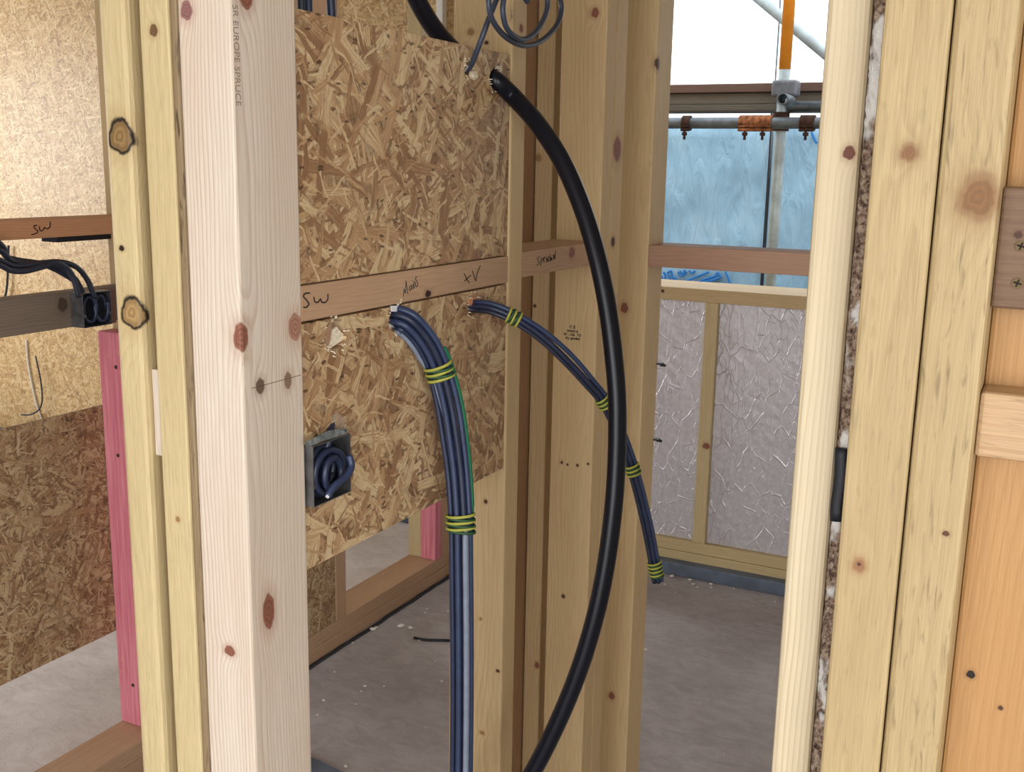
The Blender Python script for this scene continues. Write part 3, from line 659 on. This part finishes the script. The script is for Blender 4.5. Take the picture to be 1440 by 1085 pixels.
for k, (path_, r_) in enumerate([([(-60, 300), (0, 343), (8, 360), (25, 366), (62, 372), (90, 385), (110, 400), (118, 418)], .0065), ([(-60, 320), (0, 352), (15, 366), (40, 371), (70, 370), (92, 380), (108, 396), (115, 418)], .0065),
        ([(-60, 345), (0, 366), (20, 374), (50, 372), (78, 368), (105, 374), (122, 392), (133, 418)], .006), ([(-60, 350), (0, 373), (15, 380), (35, 381), (60, 375), (80, 369), (100, 384), (111, 418)], .006)]):
    pts = catmull([ony(x, y, 1.872 - .011 * k) for x, y in path_], 7)
    tag(tube('feed_cable', pts, r_, M['cable_dark'], seg=8), 'dark cable sagging across to the box on the grey noggin', 'cable', GC)
tag(box('junction_box', ony(66, 330, 2.02).x, ony(150, 330, 2.02).x, 1.99, 2.04, 1.312, 1.333, M['box_dark'], .002), 'flat dark metal box tucked behind the SW noggin of the far partition', 'electrical box')
tube('x', [Vector((0, 0, 0)), Vector((0, 0, .01))], .001, None) if False else None

# thin wires down the bright strand board lining
for k, (pp, rr_, mt, lb) in enumerate([([(37, 478), (39, 505), (43, 530), (52, 570), (68, 612)], .005, 'paper', 'thin white wire hanging down the bright strand board wall'), ([(12, 345), (10, 400), (5, 425)], .006, 'cable_dark', 'short dark wire hanging on the bright strand board wall'), ([(50, 500), (58, 540), (58, 570), (45, 582), (30, 583)], .004, 'cable_dark', 'dark wire looping on the bright strand board wall')]):
    tag(tube('hanging_wire', catmull([onx(x, y, 3.843 - .012 * k) for x, y in pp], 6), rr_, M[mt], seg=6, ref=Vector((0, 1, 0))), lb, 'wire')

# ------------------------------------------------------------------ window wall: battens, foil insulation
xW = 3.70
GW = 'battens of the window wall'
timber('window_rail', xW, 3.95, -.5, 1.93, 1.031, 1.078, STD, 'timber rail along the top of the foil insulation under the window', 'rail', [kx(932, 409, xW, 2, 1, KD)], GW, 'y', .002)
timber('floor_rail', xW, 3.78, -1.6, 1.88, .085, .127, YEL, 'timber rail along the foot of the foil insulation', 'rail', (), GW, 'y', .002)
timber('floor_rail', xW - .004, 3.78, -1.6, 1.88, .05, .084, YEL, 'lower timber rail on the grey kerb below the foil insulation', 'rail', (), GW, 'y', .002)
timber('wall_batten', xW, 3.745, 1.048, 1.096, .127, 1.031, YEL, 'upright batten between the two foil insulation boards', 'batten', [kx(993, 627, xW, 5, .8, KB)], GW)
timber('wall_batten', xW, 3.745, .36, .405, .127, 1.031, YEL, 'upright batten at the right end of the foil insulation', 'batten', (), GW)
M['kerb'] = plain('grey_membrane_kerb', (92, 102, 118), .5, 0, .4, .18, 14)
kb = bm_box(3.655, 3.779, -1.6, 6.5, 0, .05, .004); tag(from_bm('damp_kerb', kb, M['kerb']), 'blue-grey damp membrane kerb along the foot of the window wall', 'kerb')
def foil():
    T = NT('crinkled_foil'); P = T.coords(); s = T.n('SeparateXYZ', i_0=P).outputs
    uv = T.n('CombineXYZ', i_0=s[1], i_1=s[2], i_2=0.).outputs[0]
    wz = T.n('TexNoise', i_Vector=uv, i_Scale=14., i_Detail=3.)
    wv = T.vm('SCALE', T.vm('SUBTRACT', wz.outputs['Color'], (.5, .5, .5))); wv.node.inputs['Scale'].default_value = .035
    u2 = T.vm('ADD', uv, wv)
    v1 = T.n('TexVoronoi', voronoi_dimensions='2D', feature='DISTANCE_TO_EDGE', i_Vector=T.vm('MULTIPLY', u2, (22, 8, 0)), i_Scale=1.).outputs['Distance']
    v2 = T.n('TexVoronoi', voronoi_dimensions='2D', feature='DISTANCE_TO_EDGE', i_Vector=T.vm('MULTIPLY', u2, (52, 20, 0)), i_Scale=1.).outputs['Distance']
    gate = T.smooth(T.n('TexNoise', i_Vector=uv, i_Scale=7., i_Detail=2.).outputs[0], .42, .6)
    c1 = T.smooth(v1, .035, .0); c2 = T.math('MULTIPLY', T.smooth(v2, .045, .0), gate)
    tri = T.math('ABSOLUTE', T.math('SUBTRACT', T.math('FRACT', T.math('MULTIPLY', s[1], 14.)), .5))
    vl = T.math('MULTIPLY', T.smooth(tri, .04, .0), T.smooth(T.n('TexNoise', i_Vector=T.vm('MULTIPLY', uv, (14, 9, 0)), i_Scale=1.).outputs[0], .45, .6))
    fine = T.n('TexNoise', i_Vector=uv, i_Scale=60., i_Detail=4.).outputs[0]
    h = T.math('ADD', T.math('ADD', c1, c2), T.math('ADD', T.math('MULTIPLY', vl, .8), T.math('MULTIPLY', fine, .22)))
    T.bump(h, .8, .0016)
    return T.out(T.ramp(fine, [(.3, lin((204, 200, 206))), (.7, lin((222, 219, 224)))]), .34, .5, .6)
M['foil'] = foil()
for (a, b, lb) in ((1.097, 1.88, 'silver foil insulation board beside the slim stud edge, left of the batten'), (.406, 1.047, 'silver crinkled foil insulation board between two upright battens'), (-1.55, .359, 'silver foil insulation board beyond the last upright batten')):
    bm = bmesh.new(); q = random.Random(int(a * 100)); ny, nz = max(6, int((b - a) / .03)), 34; g = []
    for i in range(ny + 1):
        g.append([bm.verts.new((3.722 + (q.uniform(-.0005, .0005) if 0 < i < ny and 0 < j < nz else 0), a + (b - a) * i / ny, .128 + .902 * j / nz)) for j in range(nz + 1)])
    for i in range(ny):
        for j in range(nz): bm.faces.new((g[i][j], g[i][j + 1], g[i + 1][j + 1], g[i + 1][j]))
    bk = [bm.verts.new((3.775, y, z)) for y, z in ((a, .128), (a, 1.03), (b, 1.03), (b, .128))]
    bm.faces.new(bk)
    bm.faces.new([bk[0], bk[1]] + [g[0][j] for j in range(nz, -1, -1)])
    bm.faces.new([bk[2], bk[3]] + [g[ny][j] for j in range(nz + 1)])
    bm.faces.new([bk[1], bk[2]] + [g[i][nz] for i in range(ny, -1, -1)])
    bm.faces.new([bk[3], bk[0]] + [g[i][0] for i in range(ny + 1)])
    bmesh.ops.recalc_face_normals(bm, faces=bm.faces)
    tag(from_bm('insulation_board', bm, M['foil'], smooth=False), lb, 'insulation', 'foil boards under the window')
tag(box('wall_batten', 3.815, 3.85, 2.262, 2.292, 0.05, 2.4, plain('white_batten', (238, 238, 234), .6), .002), 'white-edged batten on the bright strand board wall', 'batten')
# cable clips on the edge of the opening stud
for (x, y) in ((924, 510), (919, 616)):
    p = Vector((2.069, yN - .001, onx(x, y, 2.069).z)); bm = bmesh.new()
    bm_box(p.x - .012, p.x + .002, p.y - .011, p.y, p.z - .0015, p.z + .0015, 0, bm=bm); bm_box(p.x - .002, p.x + .001, p.y - .016, p.y - .004, p.z - .006, p.z - .001, 0, bm=bm)
    tag(from_bm('cable_clip', bm, M['dpc']), ('upper' if y < 560 else 'lower') + ' of two small black cable clips on the edge of the opening stud', 'clip', 'clips on the opening stud')

# ------------------------------------------------------------------ outside: scaffold and wrapped wall
def sheet():
    T = NT('membrane_sheet'); P = T.coords()
    n = T.n('TexNoise', i_Vector=T.vm('MULTIPLY', P, (1, 1.6, 1)), i_Scale=2.2, i_Detail=5.).outputs[0]
    n2 = T.n('TexNoise', i_Vector=T.vm('MULTIPLY', P, (1, 6, 1.5)), i_Scale=2., i_Detail=4., i_Distortion=1.2).outputs[0]
    col = T.ramp(n, [(.3, lin((116, 150, 172))), (.55, lin((138, 174, 196))), (.75, lin((160, 190, 208)))])
    T.bump(n2, .7, .05)
    return T.out(col, .45, 0., .5)
bm = bmesh.new(); q = random.Random(3); ny, nz = 90, 26; g = []; X0 = 7.5
for i in range(ny + 1):
    y = -4 + 12 * i / ny
    g.append([bm.verts.new((X0 + .015 * math.sin(y * 5.1 + j * .4) * math.sin(j * .5) + q.uniform(-.006, .006), y, -.5 + 2.3 * j / nz)) for j in range(nz + 1)])
for i in range(ny):
    for j in range(nz): bm.faces.new((g[i][j], g[i][j + 1], g[i + 1][j + 1], g[i + 1][j]))
bk = [[bm.verts.new((X0 + .2, y, z)) for z in (-.5, 1.8)] for y in (-4, 8)]
bm.faces.new((bk[0][0], bk[0][1], bk[1][1], bk[1][0]))
bm.faces.new([bk[0][1], bk[1][1]] + [g[i][nz] for i in range(ny, -1, -1)])
bm.faces.new([bk[0][0], bk[0][1]] + [g[0][j] for j in range(nz, -1, -1)])
bm.faces.new([bk[1][1], bk[1][0]] + [g[ny][j] for j in range(nz + 1)])
bmesh.ops.recalc_face_normals(bm, faces=bm.faces)
mem = from_bm('wrapped_wall', bm, sheet(), smooth=True); tag(mem, 'neighbouring wall wrapped in pale blue breather membrane outside the window', 'wall')
xm = X0 - .03
pts = [onx(1086, 150, xm), onx(1085, 190, xm), onx(1071, 405, xm), onx(1060, 560, xm)]
tube('seam_strap', pts, .012, M['dpc'], mem, rb=.004, seg=6, ref=Vector((0, 1, 0)))
wM = lambda x, y: onx(900 + x / 6, 370 + y / 6, xm)
strokes('printed_mark', [[(310, 180), (580, 75)], [(440, 190), (555, 150), (675, 122), (668, 95), (655, 75)], [(430, 182), (545, 135), (645, 105), (640, 85)], [(565, 195), (580, 165), (615, 145), (660, 128)], [(622, 200), (660, 183), (698, 170), (715, 205)], [(720, 70), (750, 140), (777, 212)],
    [(232, 78), (258, 66), (263, 66), (278, 128), (300, 122), (298, 145), (225, 175), (218, 158), (248, 140), (232, 78)], [(196, 88), (208, 82), (220, 160)], [(165, 100), (180, 112), (195, 150), (170, 165)], [(323, 70), (330, 95), (348, 108), (370, 100), (388, 70)], [(340, 65), (350, 85), (368, 80), (378, 55)], [(415, 60), (430, 78), (450, 78), (465, 62)]], wM, mem, 'blue_ink', .008, 3)
strokes('printed_mark', [[(0, 0), (26, 40), (30, 36)]], lambda x, y: onx(1141 + x / 4, 186 + y * .36, xm), mem, 'blue_ink', .008, 3)
xs = 4.70
R_T = .0242
def sctube(name, a, b, label, mat='galv', group='scaffold tubes'):
    bm = bmesh.new(); a = Vector(a); b = Vector(b); d = (b - a).normalized()
    n = Vector((.3, .2, .93)); n = (n - d * n.dot(d)).normalized(); c = d.cross(n); seg = 20; rr = []
    for P, r in ((a, R_T), (b, R_T), (b, R_T - .005), (a, R_T - .005)):
        rr.append([bm.verts.new(P + n * (r * math.cos(2 * math.pi * k / seg)) + c * (r * math.sin(2 * math.pi * k / seg))) for k in range(seg)])
    for i in range(4):
        A, B = rr[i], rr[(i + 1) % 4]
        for k in range(seg): bm.faces.new((A[k], A[(k + 1) % seg], B[(k + 1) % seg], B[k]))
    bmesh.ops.recalc_face_normals(bm, faces=bm.faces)
    o = from_bm(name, bm, M[mat], smooth=False)
    for p in o.data.polygons: p.use_smooth = True
    return tag(o, label, 'scaffold tube', group)
u1 = onx(1100, 150, xs + .10)
std = sctube('scaffold_standard', (xs + .10, u1.y, -.5), (xs + .10, u1.y, 3.4), 'upright galvanised scaffold tube with its top painted orange', 'galv_glare')
M['orange_paint'] = plain('orange_paint', (238, 150, 40), .5, 0, .4, .08, 8)
zo = onx(1112, 95, xs + .02).z
bm = bmesh.new(); cyl(bm, (xs + .10, u1.y, zo), (xs + .10, u1.y, 3.4), R_T + .0012, 20); from_bm('painted_sleeve', bm, M['orange_paint'], std, smooth=True)
zl = onx(1000, 173, xs).z
sctube('scaffold_ledger', (xs, -3, zl), (xs, 5, zl), 'horizontal galvanised scaffold tube carrying the rusty coupler')
te = onx(1100, 139, 4.55)
sctube('scaffold_transom', (4.55, te.y, te.z), (4.69, te.y, te.z), 'scaffold tube pointing at the window with its open hollow end')
br0 = onx(1060, -8, 5.2); br1 = onx(1168, 82, 5.2); dv = (br1 - br0)
sctube('scaffold_brace', br0 - dv * 2.2, br1 + dv * 2.0, 'diagonal glare-paled scaffold brace crossing the sky', 'galv_glare')
ld2 = onx(1135, 150, 4.80); sctube('scaffold_ledger', (4.80, -3, ld2.z), (4.80, u1.y - .03, ld2.z), 'second horizontal scaffold tube stopping at the upright')
def weathered(name, c1, c2, seed):
    return wood(name, c1, c2, 'y', (), (0, 0, 0), (.05, .03), 45, seed, .6, .8, .5)
za, zb = onx(1000, 122, 4.92).z, onx(1000, 157, 4.92).z
GB = 'weathered scaffold boards'
tag(box('scaffold_board', 4.86, 5.085, -3, 5, za - .030, za + .008, weathered('board_a', (122, 96, 84), (84, 64, 54), 3), .004), 'top weathered brown scaffold board lying across the scaffold', 'scaffold board', GB)
tag(box('scaffold_board', 4.88, 5.105, -3, 5, zb + .030, za - .032, weathered('board_b', (120, 112, 100), (84, 76, 68), 4), .004), 'middle weathered grey scaffold board in the stack', 'scaffold board', GB)
tag(box('scaffold_board', 4.87, 5.095, -3, 5, zb, zb + .029, weathered('board_c', (112, 106, 96), (80, 72, 64), 5), .004), 'lowest weathered grey scaffold board in the stack', 'scaffold board', GB)
# board clip hood over the transom
c = onx(1103, 124, 4.70); bm = bm_box(4.693, 4.77, c.y - .055, c.y + .055, c.z - .035, c.z + .035, .012, 3)
tag(from_bm('board_clip', bm, plain('grey_clip', (120, 124, 132), .5, .5, .5, .12, 40)), 'grey steel clip gripping the scaffold boards above the hollow tube end', 'clip')
M['rust'] = plain('rusty_steel', (150, 96, 62), .8, .3, .3, .4, 60); M['rust_d'] = plain('dark_rust', (72, 50, 40), .8, .3, .3, .3, 60)
def coupler(px, half, label, rust='rust', bolts=2):
    cy = onx(px, 173, xs).y; e = empty('tube_coupler', (xs, cy, zl - .09))
    bm = bmesh.new(); cyl(bm, (xs, cy - half, zl), (xs, cy + half, zl), R_T + .009, 20); from_bm('sleeve', bm, M[rust], e, smooth=False)
    bm = bm_box(xs - .036, xs - .006, cy - half, cy + half, zl - .036, zl - .024, .003); from_bm('flange', bm, M[rust], e)
    bm = bm_box(xs - .036, xs - .006, cy - half, cy + half, zl - .018, zl - .012, .002); from_bm('flange', bm, M[rust], e)
    for k in range(bolts):
        yy = cy + (k - (bolts - 1) / 2) * half * 1.1; bm = bmesh.new()
        cyl(bm, (xs - .028, yy, zl - .01), (xs - .028, yy, zl - .072), .006, 8); cyl(bm, (xs - .028, yy, zl - .040), (xs - .028, yy, zl - .054), .012, 6)
        from_bm('bolt', bm, M['rust_d'], e)
    return tag(e, label, 'coupler', 'couplers on the horizontal scaffold tube')
coupler(1063, .07, 'rusty sleeve coupler with two hanging bolts on the horizontal tube')
coupler(1136, .03, 'dark coupler with one hanging bolt right of the scaffold upright', 'rust_d', 1)
coupler(966, .018, 'small dark clamp with one bolt on the horizontal tube near the opening stud', 'rust_d', 1)
cy = u1.y; bm = bmesh.new(); cyl(bm, (xs + .10, cy, zl - .03), (xs + .10, cy, zl + .05), R_T + .011, 18)
e = from_bm('right_angle_coupler', bm, M['rust_d']); tag(e, 'dark right-angle coupler joining upright and horizontal scaffold tubes', 'coupler')
bm = bmesh.new(); cyl(bm, (xs - .03, cy + .045, zl), (xs - .05, cy + .045, zl), .016, 6); from_bm('nut', bm, M['rust'], e)
wp = [onx(1099, -40, 6.2), onx(1096, 25, 6.2), onx(1090, 118, 6.2), onx(1086, 190, 6.2), onx(1082, 250, 6.2)]
tag(tube('scaffold_wire', wp, .005, M['galv'], seg=6, ref=Vector((0, 1, 0))), 'thin upright wire against the white sky beside the orange tube', 'wire')

# ------------------------------------------------------------------ floor debris
q = random.Random(21); meshes = []
for k in range(4):
    bm = bmesh.new(); bmesh.ops.create_icosphere(bm, subdivisions=1, radius=1)
    for v in bm.verts: v.co = Vector((v.co.x * q.uniform(.6, 1.2), v.co.y * q.uniform(.5, 1), v.co.z * .35 + .3)) 
    mz = min(v.co.z for v in bm.verts)
    for v in bm.verts: v.co.z -= mz
    me = bpy.data.meshes.new('chip'); bm.to_mesh(me); bm.free(); me.materials.append(M['paper']); meshes.append(me)
spots = [(563, 881, .014), (578, 884, .012), (618, 805, .010), (515, 883, .012), (519, 880, .008), (480, 900, .006), (513, 965, .006), (598, 862, .006), (600, 856, .005), (630, 860, .006), (621, 958, .005), (455, 985, .006), (486, 1078, .007), (508, 972, .004), (540, 965, .004), (470, 945, .005), (500, 990, .004),
         (965, 790, .012), (990, 794, .01), (975, 822, .008), (981, 826, .006), (1011, 808, .008), (1045, 812, .006), (935, 822, .006), (907, 914, .008), (907, 835, .006), (1090, 846, .005), (1000, 826, .005), (950, 833, .005), (905, 872, .005), (446, 1005, .004), (590, 900, .004), (612, 930, .004)]
for i, (x, y, s_) in enumerate(spots):
    p = onz(x, y, 0)
    if p.x > 3.655: p = Vector((3.64, p.y, 0))
    if p.y > 1.87: p = Vector((p.x, 1.86, 0))
    o = bpy.data.objects.new('floor_chip', meshes[i % 4]); COL.objects.link(o); o.location = p; o.scale = (s_, s_, s_); o.rotation_euler.z = q.uniform(0, 6.28)
    tag(o, 'small pale chip of debris lying on the concrete floor', 'debris', 'chips on the floor')
tag(tube('wire_offcut', catmull([onz(582, 896, .004), onz(598, 899, .004), onz(634, 900, .004)], 5), .004, M['dpc'], seg=6), 'short black wire offcut on the concrete floor behind the cable bundle', 'wire')
pts = [onz(430, 1066, .002), onz(450, 1074, .002), onz(486, 1092, .002), onz(430, 1110, .002), onz(380, 1090, .002)]
bm = bmesh.new(); lo = [bm.verts.new((p.x, p.y, .0005)) for p in pts]; hi = [bm.verts.new((p.x, p.y, .012)) for p in pts]
for i in range(5): bm.faces.new((lo[i], lo[(i + 1) % 5], hi[(i + 1) % 5], hi[i]))
bm.faces.new(lo[::-1]); bm.faces.new(hi); bmesh.ops.recalc_face_normals(bm, faces=bm.faces)
tag(from_bm('plastic_sheet', bm, M['kerb']), 'dark blue-grey folded plastic sheet on the floor beside the corner post', 'sheet')
